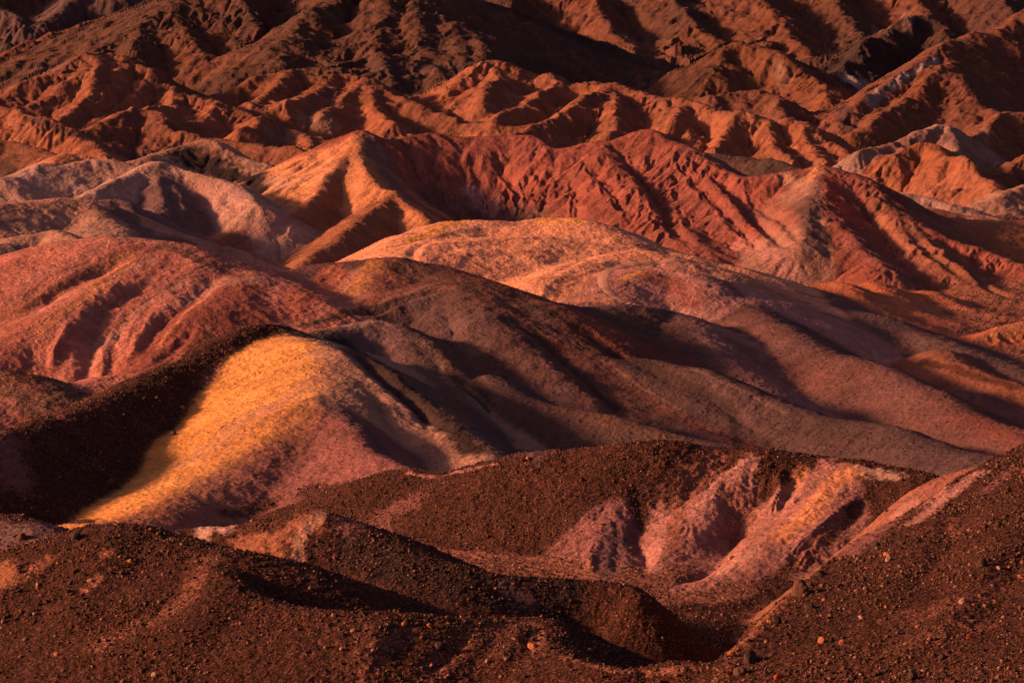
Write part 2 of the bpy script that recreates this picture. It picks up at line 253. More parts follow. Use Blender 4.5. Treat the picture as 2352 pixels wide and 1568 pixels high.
# wander of the crest lines
WX = (fbm(X, Y, 14., 3, 31)*.022*np.sqrt(Y/150)).astype(F)*15; WY = (fbm(X, Y, 14., 3, 77)*.022*np.sqrt(Y/150)).astype(F)*15
def smooth_line(P, n=3):
    P = np.array(P); out = []
    for i in range(len(P)-1):
        p0 = P[max(i-1, 0)]; p1 = P[i]; p2 = P[i+1]; p3 = P[min(i+2, len(P)-1)]
        for t in np.arange(n)/n:
            m1 = (p2-p0)*.42; m2 = (p3-p1)*.42
            out.append((2*t**3-3*t**2+1)*p1 + (t**3-2*t**2+t)*m1 + (-2*t**3+3*t**2)*p2 + (t**3-t**2)*m2)
    out.append(P[-1]); return np.array(out)
for R in RIDGES:
    if R['key'] in ('K2', 'K3', 'K4'): R['pts'] = [(u_, v_, d_*(1.115 if R['key'] != 'K4' else 1.12)) for u_, v_, d_ in R['pts']]
    L = smooth_line([world(*p) for p in R['pts']])
    mL, mR = R['m']; rr = R['r']
    cl, cr = (np.array(PAL[c_] if isinstance(c_, str) else c_, F) for c_ in (R['col'], R['colr']))
    reach = (24. if R['pts'][0][2] < 470 else 60. if R['pts'][0][2] < 740 else 150.)/min(mL, mR)*.75
    y0, y1 = L[:, 1].min()-reach, L[:, 1].max()+reach
    i0, i1 = np.searchsorted(yr, [y0, y1]);
    if i1 <= i0: continue
    amin = ((L[:, 0]-reach)/L[:, 1]).min(); amax = ((L[:, 0]+reach)/L[:, 1]).max()
    j0, j1 = np.searchsorted(ac, [amin, amax])
    if j1 <= j0: continue
    S = (slice(i0, i1), slice(j0, j1))
    far = min(1., R['pts'][0][2]/300)
    x = X[S] + WX[S]*far; y = Y[S] + WY[S]*far
    best = np.full(x.shape, -1e9, F); side = np.zeros(x.shape, F); dist = np.full(x.shape, 1e9, F)
    for k in range(len(L)-1):
        p, q = L[k].astype(F), L[k+1].astype(F); ex, ey = q[0]-p[0], q[1]-p[1]; l2 = ex*ex+ey*ey
        if l2 < 1e-6: continue
        # rows near this piece only
        a0, a1 = np.searchsorted(yr[i0:i1], [min(p[1], q[1])-reach, max(p[1], q[1])+reach])
        xs = x[a0:a1]; ys = y[a0:a1]
        dx = xs-p[0]; dy = ys-p[1]
        t = np.clip((dx*ex+dy*ey)/l2, 0, 1)
        d = np.hypot(dx-t*ex, dy-t*ey)
        cs = (ex*dy-ey*dx)/math.sqrt(l2)
        w = cs/(np.abs(cs)+.6)
        m = (mL+mR)/2 + (mL-mR)/2*w
        h = p[2]+t*(q[2]-p[2]) - m*(np.sqrt(d*d+rr*rr)-rr)
        b = best[a0:a1]; up = h > b
        b[up] = h[up]; side[a0:a1][up] = w[up]; dist[a0:a1][up] = d[up]
    if R['cut']:
        Lc = np.array([world(*p) for p in R['cut']]); bd = np.full(x.shape, 1e9, F); sg = np.zeros(x.shape, F)
        for k in range(len(Lc)-1):
            p, q = Lc[k], Lc[k+1]; ex, ey = q[0]-p[0], q[1]-p[1]; l2 = ex*ex+ey*ey
            dx = x-p[0]; dy = y-p[1]; t = np.clip((dx*ex+dy*ey)/l2, 0, 1); d = np.hypot(dx-t*ex, dy-t*ey)
            up = d < bd; bd[up] = d[up]; sg[up] = ((ex*dy-ey*dx) > 0)[up]
        best = best - (2.0*bd*sg).astype(F)
    h0 = H[S]; kk = (.25*np.sqrt(Y[S]/150)).astype(F)
    up = best > h0
    ok = best > -1e8
    kk = kk*2
    H[S] = np.where(ok, np.maximum(best, h0) + kk*.25*np.clip(1-np.abs(best-h0)/kk, 0, 1)**2, h0)
    HID[S][up] = KI[R['key']]; ERO[S][up] = R['ero']; GRV[S][up] = R['grav']; RD[S][up] = dist[up]
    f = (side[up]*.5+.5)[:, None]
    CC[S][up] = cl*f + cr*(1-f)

def blur(a, n, ky=2):
    for _ in range(n):
        p = np.pad(a, [(1, 1), (1, 1)]+[(0, 0)]*(a.ndim-2), 'edge')
        a = (p[:-2, 1:-1]+p[2:, 1:-1]+p[1:-1, :-2]+p[1:-1, 2:]+2*p[1:-1, 1:-1])/6
    return a.astype(F)
CC = blur(CC, 5); ERO = blur(ERO, 5); GRV = blur(GRV, 5)
H = blur(H, 1)

# ------------------------------------------------------------------ strokes: a photo pixel is carried to the place on the ground it shows
YMN, YMX = Y.min(1), Y.max(1)
def find(u, v):
    """first ground point from the camera outward that photo pixel (u,v) shows"""
    x = (u-1176)/1176*TANH; yv = (784-v)/1176*TANH
    a = x/(cP-yv*sP)
    j = int(np.clip(np.searchsorted(ac, a), 1, NC-1)); j = j if abs(ac[j]-a) < abs(ac[j-1]-a) else j-1
    _, vv = pixel(X[:, j], Y[:, j], H[:, j])
    hit = np.nonzero(vv <= v)[0]
    i = hit[0] if len(hit) else NR-1
    return X[i, j], Y[i, j], H[i, j]
def trace(pts): return np.array([find(u, v) for u, v in pts])
def line_dist(L, wid, fy=1.0):
    """distance to polyline L in widths; returns slice, distance, along 0..1"""
    mg = wid.max()*1.6/fy if hasattr(wid, 'max') else wid*1.6
    i0 = np.searchsorted(YMX, L[:, 1].min()-mg); i1 = np.searchsorted(YMN, L[:, 1].max()+mg)
    j0, j1 = np.searchsorted(ac, [((L[:, 0]-wid.max()*1.6)/L[:, 1]).min()-.002, ((L[:, 0]+wid.max()*1.6)/L[:, 1]).max()+.002])
    S = (slice(i0, i1), slice(j0, j1)); x = X[S]+WX[S]*.6; y = Y[S]+WY[S]*.6
    best = np.full(x.shape, 9., F)
    n = len(L)
    if n == 1: return S, np.hypot(x-L[0, 0], (y-L[0, 1])*fy)/wid[0]
    for k in range(n-1):
        p, q = L[k], L[k+1]; ex, ey = q[0]-p[0], (q[1]-p[1])*fy; l2 = ex*ex+ey*ey+1e-9
        dx = x-p[0]; dy = (y-p[1])*fy
        t = np.clip((dx*ex+dy*ey)/l2, 0, 1)
        d = np.hypot(dx-t*ex, dy-t*ey)/(wid[k]+t*(wid[k+1]-wid[k]))
        best = np.minimum(best, d)
    return S, best
def widths(L, px):
    px = np.array(px if hasattr(px, '__len__') else [px]*len(L), float)
    return px*PXM*L[:, 1]
def rib(pts, px, amp):
    """rounded rib (amp > 0, metres) or V gully (amp < 0) along a traced line"""
    L = smooth_line(trace(pts), 4); n = len(L)
    w = widths(L, px)*1.5*(.35+.65*np.sin(np.pi*np.clip(np.linspace(.06, .94, n), 0, 1))**.7)
    S, d = line_dist(L, w)
    # depth tapers off towards both ends of the line
    e0 = np.hypot(X[S]-L[0, 0], Y[S]-L[0, 1]); e1 = np.hypot(X[S]-L[-1, 0], Y[S]-L[-1, 1]); ln = np.hypot(*(L[-1]-L[0])[:2])+1e-6
    tp = sstep(0, .4*ln, e0)*sstep(0, .3*ln, e1)
    if amp > 0: H[S] += (.75*amp*tp*np.clip(1-d*d, 0, 1)**2).astype(F)
    else: H[S] += (.62*amp*tp*np.clip(1-d, 0, 1)**1.7).astype(F)
for pts, px, amp in [
    ([(268,1208),(250,1290),(190,1390),(110,1510)], 70, .3), ([(430,1262),(410,1330),(340,1420),(240,1500)], 60, -.3), ([(540,1275),(520,1350),(440,1450),(350,1540)], 70, .3), ([(150,1265),(110,1330),(40,1400)], 50, -.22), ([(60,1290),(20,1340)], 22, .35),
    ([(900,1415),(860,1480),(800,1550)], 40, .35), ([(1100,1430),(1050,1490),(960,1560)], 36, -.4), ([(1200,1430),(1180,1500),(1120,1560)], 40, .4), ([(2250,1130),(2180,1250),(2050,1400)], 60, -.4), ([(2330,1200),(2250,1330),(2150,1450),(2000,1560)], 70, .4),
    ([(320,572),(250,612),(150,662),(60,722),(0,748)], 34, -1.0), ([(400,600),(330,660),(250,705),(215,790),(150,880)], 38, -1.1), ([(330,690),(290,740),(262,790),(225,870)], 22, -.7),
    ([(520,625),(440,690),(360,760),(300,830)], 30, -.7), ([(450,740),(400,800),(330,850)], 18, -.5), ([(120,780),(70,830),(60,880)], 18, -.5), ([(380,700),(330,780),(270,850)], 16, .4), ([(180,730),(130,800),(110,860)], 16, .4),
    ([(1066,652),(1150,719),(1251,786),(1319,853),(1419,937),(1500,1000)], 44, -.9), ([(1228,700),(1352,765),(1453,825),(1571,885),(1680,950),(1800,1030)], 36, -.8),
    ([(850,705),(930,760),(1000,830),(1090,900),(1180,1000),(1250,1060)], 38, -1.0), ([(700,775),(790,800),(870,850),(950,930),(1060,1020)], 26, -1.0),
    ([(1000,680),(1040,760),(1100,850)], 26, -.6),
    ([(2180,850),(2160,905)], 14, -.5), ([(2240,880),(2230,930)], 12, -.5),
    ([(1475,1090),(1472,1180),(1480,1330)], 28, -.45), ([(1690,1120),(1700,1200),(1640,1290),(1540,1345)], 40, -.8), ([(1425,1190),(1412,1325)], 14, -.2), ([(1370,1230),(1345,1320)], 16, .25),
    ([(1805,1062),(1790,1100),(1790,1130),(1765,1180)], 13, .5), ([(1835,1075),(1815,1130),(1775,1190)], 18, -.35), ([(1760,1070),(1740,1130),(1735,1180)], 14, -.2), ([(1650,1060),(1600,1110),(1560,1180)], 22, -.3),
    ([(2060,1130),(1980,1175),(1900,1230),(1830,1290)], 26, -.2), ([(1990,1120),(1920,1180),(1850,1240),(1790,1300)], 14, .3), ([(1930,1200),(1870,1260),(1820,1320)], 10, .25), ([(2200,1095),(2150,1140),(2110,1180)], 16, -.18),
    ([(1190,682),(1285,650),(1369,622),(1446,608),(1540,600)], 26, -.3), ([(880,592),(960,572),(1060,548),(1180,546)], 18, -.6), ([(1000,600),(1060,570),(1180,560),(1300,566)], 16, -.35), ([(1240,650),(1330,600),(1420,570)], 16, -.4),
    ([(930,700),(880,712),(800,722)], 14, -.3), ([(735,815),(600,850),(500,920)], 14, -.25), ([(640,900),(520,960),(400,1040)], 14, -.2), ([(900,880),(960,950),(1000,1030)], 18, -.35), ([(860,900),(900,980),(960,1060)], 26, -.8),
    ([(1000,330),(1010,420),(1030,500)], 12, -.9), ([(1075,340),(1100,420),(1130,500)], 12, -1.0), ([(1120,330),(1170,410),(1200,500)], 12, -1.0), ([(1180,340),(1240,420),(1290,500)], 13, -1.0), ([(1250,345),(1320,430),(1380,520)], 14, -1.2),
    ([(1330,350),(1400,430),(1470,520)], 14, -1.2), ([(1420,340),(1500,440),(1560,530),(1600,580)], 22, -2.0), ([(1530,340),(1620,440),(1700,520),(1750,590)], 16, -1.3), ([(1600,370),(1700,460),(1800,560),(1850,620)], 18, -1.6), ([(1700,420),(1780,500),(1850,590)], 14, -1.2),
    ([(920,330),(960,400),(1000,460)], 12, -.8), ([(1960,420),(2020,520),(2100,600)], 16, -1.4), ([(2060,500),(2150,590),(2250,660)], 14, -1.3), ([(2130,540),(2230,620),(2330,690)], 12, -1.0),
    ([(820,420),(800,480),(740,540)], 12, -.9), ([(700,480),(640,530),(560,570)], 12, -.8), ([(540,540),(570,580),(620,620)], 9, -.8), ([(500,550),(530,590),(560,615)], 9, -.7), ([(600,520),(640,560),(660,600)], 9, -.8),
    ([(380,390),(395,450),(420,520)], 16, -1.0), ([(440,410),(470,460),(500,520)], 12, -.7), ([(310,420),(330,470),(310,500)], 12, -.6), ([(120,400),(160,430),(200,450)], 10, -.5), ([(500,430),(530,470),(560,500)], 10, -.5)]:
    rib(pts, px, amp)

# ------------------------------------------------------------------ finer mesh where hillsides are in view, coarser in the hidden hollows
_, V1 = pixel(X, Y, H); seen = V1 <= np.minimum.accumulate(V1, 0)+.01
dv = np.abs(np.diff(V1, axis=0, prepend=V1[:1]))*np.where(seen, 1., .12)*np.where((V1 > -60) & (V1 < 1640), 1, .1)
wt = blur(np.minimum(dv, 12.), 12)
for _ in range(2):
    cs_ = np.cumsum(np.pad(wt, [(0, 0), (13, 12)], 'edge'), 1); wt = (cs_[:, 25:]-cs_[:, :-25])/25 if cs_.shape[1]-25 == NC else np.concatenate([cs_[:, 24:25], cs_[:, 25:]-cs_[:, :-25]], 1)[:, :NC]/25
wt = wt + .28
H = blur(H, 3)
NIN, NOU, NR2 = 880, 18, 1300
ac2 = np.concatenate([np.linspace(-.30, -.186, NOU, endpoint=False), np.linspace(-.186, .186, NIN), np.linspace(.186, .30, NOU+1)[1:]])
NC2 = len(ac2)
cw = np.cumsum(wt, 0); cw = (cw-cw[:1])/(cw[-1:]-cw[:1])
fj = np.interp(ac2, ac, np.arange(NC)); jj = np.clip(fj.astype(int), 0, NC-2); tj = (fj-jj)
src = dict(H=H, ERO=ERO, GRV=GRV, RD=RD, WX=WX, WY=WY, C0=CC[..., 0], C1=CC[..., 1], C2=CC[..., 2]); dst = {k: np.empty((NR2, NC2), F) for k in src}
Y2 = np.empty((NR2, NC2), F); HID2 = np.empty((NR2, NC2), np.int16); q = np.linspace(0, 1, NR2); ir = np.arange(NR)
for c in range(NC2):
    a, t = jj[c], tj[c]
    fi = np.interp(q, cw[:, a]*(1-t)+cw[:, a+1]*t, ir); i0 = np.clip(fi.astype(int), 0, NR-2); ti = fi-i0
    Y2[:, c] = np.exp(math.log(YN)+fi/(NR-1)*math.log(YF/YN))
    for k, f in src.items():
        p0 = f[i0, a]*(1-ti)+f[i0+1, a]*ti; p1 = f[i0, a+1]*(1-ti)+f[i0+1, a+1]*ti
        dst[k][:, c] = p0*(1-t)+p1*t
    HID2[:, c] = HID[np.clip((fi+.5).astype(int), 0, NR-1), a if t < .5 else a+1]
H, ERO, GRV, RD, WX, WY = (dst[k] for k in ('H', 'ERO', 'GRV', 'RD', 'WX', 'WY')); CC = np.stack([dst['C0'], dst['C1'], dst['C2']], -1); HID = HID2
NR, NC, ac, Y = NR2, NC2, ac2, Y2; A = ac[None, :].astype(F); X = (A*Y).astype(F); YMN, YMX = Y.min(1), Y.max(1)

# ------------------------------------------------------------------ erosion: gullies that follow the fall line
def grad(h, x=None, y=None):
    x = X if x is None else x; y = Y if y is None else y
    hi, hj = np.gradient(h); xi, xj = np.gradient(x); yi, yj = np.gradient(y)
    det = xi*yj-xj*yi
    return ((hi*yj-hj*yi)/det).astype(F), ((xi*hj-xj*hi)/det).astype(F)
def erode(rows, lam, amp, mask, seed, sharp=0., rel=False, bl=2):
    """rel: rill spacing lam and depth amp are shares of the distance, so big far hills carry bigger rills"""
    S = slice(np.searchsorted(YMX, rows[0]), np.searchsorted(YMN, rows[1]))
    xx, yy = X[S], Y[S]
    if rel: x = xx/yy/lam + WX[S]*.4/(lam*yy); y = np.log(yy)/lam + WY[S]*.4/(lam*yy)
    else: x = (xx + WX[S]*.5)/lam; y = (yy + WY[S]*.5)/lam
    if not rel and lam > 15: x = x + fbm(xx, yy, lam*1.6, 2, seed+500)*.8; y = y + fbm(xx, yy, lam*1.6, 2, seed+600)*.8
    gx, gy = grad(H[S], xx, yy); gx = blur(gx, bl); gy = blur(gy, bl)
    g = np.hypot(gx, gy)+1e-6
    sx, sy = -gy/g, gx/g
    xi = np.floor(x); yi = np.floor(y); fx = (x-xi).astype(F); fy = (y-yi).astype(F); xi = xi.astype(np.int64); yi = yi.astype(np.int64)
    num = np.zeros_like(fx); den = np.zeros_like(fx)
    for i in (-1, 0, 1):
        for j in (-1, 0, 1):
            h = hash2(xi+i, yi+j, seed)
            px = fx-i-_T[1][h & 65535]; py = fy-j-_T[2][h & 65535]
            w = np.exp(-2.2*(px*px+py*py)); mg = px*sx+py*sy
            num += np.cos(mg*F(2*math.pi)*F(1.15)+_T[3][h & 65535]*F(1.2))*w; den += w
    v = num/den
    f = np.sqrt(np.clip((1-v)/2, 0, 1)+.004)
    if sharp: f = f*(1-sharp) + sharp*np.arccos(np.clip(v, -.999, .999))/F(math.pi)
    L_ = lam*yy if rel else lam
    e = mask[S]*sstep(.10, .42, g)*sstep(0, L_*.55, RD[S])*sstep(.7, .3, np.gradient(yy, axis=0)/L_)
    H[S] += (amp*(yy if rel else 1)*e*(f-.75)).astype(F)
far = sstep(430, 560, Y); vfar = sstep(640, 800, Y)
H += (fbm(X, Y, 110., 4, 141)*7.0*vfar*sstep(2, 25, RD) + fbm(X, Y, 30., 3, 151)*1.5*far).astype(F)
am = (.55+.6*sstep(-.5, .6, fbm(X, Y, 70., 2, 161))).astype(F)
nearm = ERO*(1-far); farm = ERO*far*am; strong = np.clip(ERO-1, 0, 1)*1.6*(1-far)
erode((430, 1500), 21., 2.2, farm*(1-.88*vfar), 13, 1., bl=4)
erode((380, 1500), 9., 1.6, farm*(1-.45*vfar), 23, .9, bl=3)
erode((330, 460), 8., .75, strong, 41)
erode((120, 520), 5.0, .30, nearm, 33)
erode((330, 460), 3.2, .36, strong, 45)
patch = (.12+.88*sstep(-.2, .5, fbm(X/Y*400, np.log(Y)*400, 14., 3, 171))).astype(F)*np.clip(.04+ERO, 0, 1.6)**1.25
erode((80, 1500), .0105, .00085, (patch+.25*np.clip(ERO, 0, 1)).astype(F), 53, rel=True)
erode((140, 430), .0190, .00110, (np.clip(ERO, 0, .8)*(1-GRV)).astype(F), 57, rel=True)
erode((80, 1500), .0056, .00075, patch, 63, .3, rel=True)
erode((80, 1500), .0029, .00042, patch*(1+.5*far), 73, .4, rel=True)
# lumps and crumbly crust
H += (fbm(X, Y, 9., 3, 91)*.16*np.sqrt(Y/150)*(1-far*.2)).astype(F)
H += (fbm(X/Y, np.log(Y), .0042, 3, 95, .6)*.00042*Y*(GRV*.5+.5)).astype(F)
H += ((1-2*np.abs(fbm(X, Y, 16., 6, 97, .55)))*.8*far*ERO*.6).astype(F)

# ------------------------------------------------------------------ colour of the ground (albedo, with light and shade put in on some slopes)
def paint(pts, px, col, k=1.0, fy=.55, grav=None, rag=.5, lam=None):
    L = trace(pts); w = widths(L, px); S, d = line_dist(L, w, fy)
    lam = lam or max(.3, w.mean()*.9)
    d = d + fbm(X[S], Y[S]*.7, lam, 4, 200)*rag
    f = (k*sstep(1.35, .45, d))[..., None]
    CC[S] = CC[S]*(1-f) + np.array(PAL[col] if isinstance(col, str) else col, F)*f
    if grav is not None: GRV[S] = GRV[S]*(1-f[..., 0]) + grav*f[..., 0]
# broad mottling first
for seed, lam, am in ((301, 30., .16), (311, 7., .14)):
    nz = fbm(X, Y, lam, 3, seed); CC *= (1+am*nz*(1-.3*far))[..., None]
warm = fbm(X, Y, 18., 3, 321)*.10
CC *= np.stack([1+warm*.4, 1-warm*.3, 1-warm*.9], -1)
big = fbm(X, Y, 80., 4, 401)
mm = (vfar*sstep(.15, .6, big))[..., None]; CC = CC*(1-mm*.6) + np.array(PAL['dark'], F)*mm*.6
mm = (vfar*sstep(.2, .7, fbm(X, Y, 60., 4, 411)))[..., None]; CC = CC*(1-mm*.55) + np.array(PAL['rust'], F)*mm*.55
mm = (vfar*sstep(.45, .8, fbm(X, Y, 50., 4, 421)))[..., None]; CC = CC*(1-mm*.5) + np.array(PAL['mauve'], F)*mm*.5
mm = (far*(1-vfar)*sstep(.1, .6, fbm(X, Y, 40., 4, 431)))[..., None]; CC = CC*(1-mm*.6) + np.array(PAL['redbrown'], F)*mm*.6
for a in [
    # foreground
    ([(-60,1165),(40,1190),(130,1195),(205,1196)], 34, 'gravel', 1, 1), ([(480,1285),(430,1370),(330,1430),(230,1480)], 26, 'redbrown', .4, .6), ([(245,1275)], 16, 'rust', .8, .5), ([(225,1330),(205,1350)], 14, 'rust', .8, .5), ([(0,1300),(20,1330)], 26, 'rust', .8, .4), ([(110,1290),(60,1320)], 22, 'rust', .6, .6),
    ([(1300,1508),(1400,1540),(1520,1545),(1600,1535)], 10, 'rust', .6, .7), ([(940,1450),(860,1490),(830,1560)], 26, 'redbrown', .6, .8), ([(1150,1440),(1050,1490),(980,1550)], 30, 'redbrown', .5, .9), ([(1240,1440),(1240,1480)], 20, 'redbrown', .7, .6),
    ([(1640,1562),(1690,1495),(1743,1434),(1783,1394),(1847,1343)], 16, 'rust', .8, .8), ([(2140,1120),(2080,1170),(2020,1220),(1950,1270)], 34, 'maroon', .9, .2), ([(2250,1085),(2160,1150),(2100,1200)], 24, 'pink', .85, .1), ([(2330,1075),(2260,1130)], 16, 'maroon', .7, .3),
    ([(2200,1190),(2190,1240)], 14, 'rust', .7, .6), ([(2060,1420),(2200,1380),(2352,1330)], 40, 'redbrown', .2, 1), ([(2050,1500),(2250,1440)], 30, 'redbrown', .2, 1),
    ([(420,1228),(470,1212),(520,1212)], 20, 'pale', .95, 0), ([(560,1250),(640,1240),(700,1200),(728,1180)], 34, 'rust', .85, .3), ([(735,1185),(690,1230),(640,1280)], 16, 'tan', .7, .1), ([(820,1260),(950,1320),(1100,1350),(1300,1370)], 46, 'black', .75, 1), ([(1150,1350),(1220,1390)], 16, 'mauve', .6, .2),  # small hill: lit flank painted rust, shade of the right flank painted black
    ([(800,1205),(870,1185),(940,1160)], 34, 'maroon', .6, .4), ([(940,1086),(1060,1084),(1140,1066)], 7, 'pink', .7, .3), ([(1330,1250),(1310,1300)], 16, 'maroon', .7, .5),
    ([(1640,1060),(1560,1150),(1530,1250)], 36, 'redbrown', .8, .4), ([(1420,1230),(1390,1320)], 34, 'mauve', .7, .2), ([(1520,1180),(1500,1310)], 22, 'pink', .7, .2), ([(1720,1060),(1650,1120),(1600,1180)], 22, 'pink', .8, .2),
    ([(1690,1160),(1690,1230)], 44, 'redbrown', .8, .5), ([(1960,1075),(2060,1090)], 20, 'pale', .8, 0), ([(1900,1075),(1840,1160),(1760,1235),(1650,1320),(1560,1350)], 40, (.37,.158,.13), .9, .1), ([(1955,1080),(1900,1125),(1850,1180),(1790,1230)], 26, (.66,.27,.12), .75, 0), ([(1840,1085),(1815,1125)], 16, (.6,.24,.11), .6, .1), ([(1720,1270),(1650,1320)], 16, 'tan', .6, .1),
    ([(1960,1140),(1900,1210),(1850,1280)], 24, 'maroon', .8, .4),
    ([(1480,1395),(1600,1420),(1720,1390),(1800,1350)], 34, 'gravel', .9, 1), ([(1330,1460),(1480,1480),(1620,1470)], 60, 'gravel', .95, 1), ([(1400,1420),(1550,1400),(1700,1400)], 40, 'gravel', .8, 1),
    ([(2120,1150),(2060,1190)], 30, 'redbrown', .6, .4), ([(1960,1170),(1900,1240),(1830,1300),(1760,1340)], 18, 'gravel', .8, 1), ([(2010,1120),(1950,1180)], 14, 'gravel', .8, .8), ([(1930,1180),(1880,1250),(1830,1300)], 16, 'redbrown', .8, .6),
    ([(1380,1500),(1500,1490),(1590,1450),(1660,1410)], 70, 'gravel', 1, 1), ([(1640,1400),(1720,1380),(1790,1340)], 24, 'gravel', 1, 1), ([(2110,1150),(2060,1185)], 14, 'pink', .7, .1), ([(2170,1120),(2120,1165)], 12, 'pink', .8, .1), ([(2230,1100),(2170,1150)], 9, 'pink', .7, .1),
    ([(600,940),(520,1000),(430,1060)], 34, 'tan', .45, 0), ([(760,860),(680,900),(620,940)], 26, 'pink', .45, 0),
    # golden hill and the dark ridge
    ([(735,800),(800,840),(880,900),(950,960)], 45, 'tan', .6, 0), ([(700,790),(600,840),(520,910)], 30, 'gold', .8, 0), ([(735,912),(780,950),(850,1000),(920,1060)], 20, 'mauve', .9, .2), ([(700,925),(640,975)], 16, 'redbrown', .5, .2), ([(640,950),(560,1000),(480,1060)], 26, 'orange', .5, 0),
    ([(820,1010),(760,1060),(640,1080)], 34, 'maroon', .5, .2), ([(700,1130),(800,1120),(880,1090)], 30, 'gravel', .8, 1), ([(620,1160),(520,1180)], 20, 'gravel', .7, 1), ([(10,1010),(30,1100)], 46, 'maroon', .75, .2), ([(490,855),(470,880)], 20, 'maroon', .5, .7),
    # red hill
    ([(330,565),(240,598),(150,655),(60,705),(0,730)], 15, 'redbrown', .9, .2), ([(290,592),(230,650),(170,700),(100,750)], 24, 'orange', .75, 0), ([(350,600),(250,640)], 16, 'pale', .4, 0), ([(380,566),(470,604),(560,638),(620,650)], 14, 'brown', .85, .1), ([(420,690),(500,655),(600,642)], 22, 'pale', .5, 0),
    ([(260,770),(220,800)], 20, 'pale', .5, 0), ([(60,740),(20,800),(80,860)], 40, 'red', .5, 0), ([(520,680),(440,740),(350,830),(250,860)], 34, 'red', .6, 0), ([(140,800),(110,860)], 18, 'red', .6, 0), ([(300,690),(250,720)], 18, 'redbrown', .6, 0), ([(480,760),(400,830)], 14, 'orange', .4, 0),
    ([(50,860),(90,890)], 30, 'gravel', .7, .8), ([(150,885),(60,895)], 18, 'maroon', .6, .3), ([(150,960),(40,975)], 22, 'red', .5, 0),
    # centre: shade of the folds and gullies put into mauve and black
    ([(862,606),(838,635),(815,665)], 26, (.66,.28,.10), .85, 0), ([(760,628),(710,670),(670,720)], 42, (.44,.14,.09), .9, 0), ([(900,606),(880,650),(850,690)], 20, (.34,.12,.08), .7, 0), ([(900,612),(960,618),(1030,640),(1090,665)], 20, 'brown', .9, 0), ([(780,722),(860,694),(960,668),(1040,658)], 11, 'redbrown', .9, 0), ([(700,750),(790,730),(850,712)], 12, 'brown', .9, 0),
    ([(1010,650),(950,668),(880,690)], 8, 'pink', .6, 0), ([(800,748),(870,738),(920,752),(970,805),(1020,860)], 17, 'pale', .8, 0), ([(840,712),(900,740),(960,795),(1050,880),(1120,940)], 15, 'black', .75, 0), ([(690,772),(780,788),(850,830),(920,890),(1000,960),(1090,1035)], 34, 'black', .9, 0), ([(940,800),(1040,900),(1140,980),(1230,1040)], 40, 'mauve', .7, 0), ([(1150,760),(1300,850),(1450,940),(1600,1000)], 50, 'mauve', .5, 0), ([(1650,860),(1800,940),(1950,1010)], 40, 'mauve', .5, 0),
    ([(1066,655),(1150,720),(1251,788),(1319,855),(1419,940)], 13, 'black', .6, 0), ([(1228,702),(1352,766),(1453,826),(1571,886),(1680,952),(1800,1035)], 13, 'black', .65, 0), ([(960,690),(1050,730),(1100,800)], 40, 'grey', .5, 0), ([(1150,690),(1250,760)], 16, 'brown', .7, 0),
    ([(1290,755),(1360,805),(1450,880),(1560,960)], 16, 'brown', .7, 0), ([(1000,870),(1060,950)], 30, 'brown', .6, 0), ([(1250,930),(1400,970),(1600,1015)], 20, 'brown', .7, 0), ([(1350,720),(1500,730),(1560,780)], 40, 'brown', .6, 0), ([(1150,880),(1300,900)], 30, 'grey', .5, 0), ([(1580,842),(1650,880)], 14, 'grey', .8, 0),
    # bright hill
    ([(940,552),(1000,528),(1060,508)], 18, 'gold', .9, 0), ([(1240,508),(1330,508)], 15, 'gold', .95, 0), ([(1130,515),(1190,518)], 14, 'pink', .7, 0), ([(1000,570),(1150,555),(1300,560),(1400,575)], 22, 'peach', .8, 0), ([(1430,560),(1520,580),(1600,605)], 14, 'redbrown', .6, 0),
    ([(1480,630),(1540,650),(1600,690)], 34, 'red', .75, 0), ([(1430,640),(1470,625)], 10, 'gold', .7, 0), ([(1330,690),(1430,690)], 16, 'peach', .8, 0), ([(1190,684),(1290,652),(1380,622),(1460,610)], 8, 'redbrown', .8, 0), ([(1550,610),(1640,700)], 40, 'pink', .5, 0), ([(1620,620),(1700,680)], 16, 'mauve', .7, 0),
    ([(2230,960),(2352,1010)], 50, 'red', .7, 0), ([(1700,790),(1850,880)], 40, 'maroon', .5, 0), ([(1700,640),(1850,700),(2000,760),(2200,830)], 26, 'brown', .5, 0), ([(1830,670),(2000,715),(2120,745)], 12, 'redbrown', .7, 0), ([(2100,760),(2250,790)], 24, 'maroon', .7, 0), ([(2120,835),(2200,850),(2330,890)], 14, 'gravel', .8, 0),
    ([(2330,750),(2280,770)], 22, 'orange', .8, 0),
    # red ridge
    ([(850,330),(890,400),(950,460)], 30, 'grey', .85, 0), ([(990,460),(1100,490),(1230,500)], 36, 'mauve', .7, 0), ([(1080,440),(1130,480)], 24, 'pink', .6, 0), ([(840,400),(870,440)], 18, 'orange', .9, 0), ([(880,470),(800,530)], 40, 'rust', .8, 0), ([(930,470),(990,500)], 16, 'rust', .9, 0),
    ([(560,560),(620,600)], 34, 'maroon', .7, 0), ([(1700,560),(1800,620)], 30, 'pink', .6, 0), ([(1888,387),(1862,410)], 15, (.6,.25,.11), .8, 0), ([(1800,408),(1850,425)], 18, 'tan', .7, 0), ([(1840,470),(1870,540)], 40, 'mauve', .7, 0), ([(1760,470),(1800,520)], 30, 'red', .6, 0), ([(1905,410),(1925,460),(1960,510)], 22, (.45,.09,.06), .9, 0), ([(1980,560),(2080,640)], 40, 'maroon', .7, 0), ([(2050,520),(2150,600)], 30, 'redbrown', .6, 0),
    # left hills
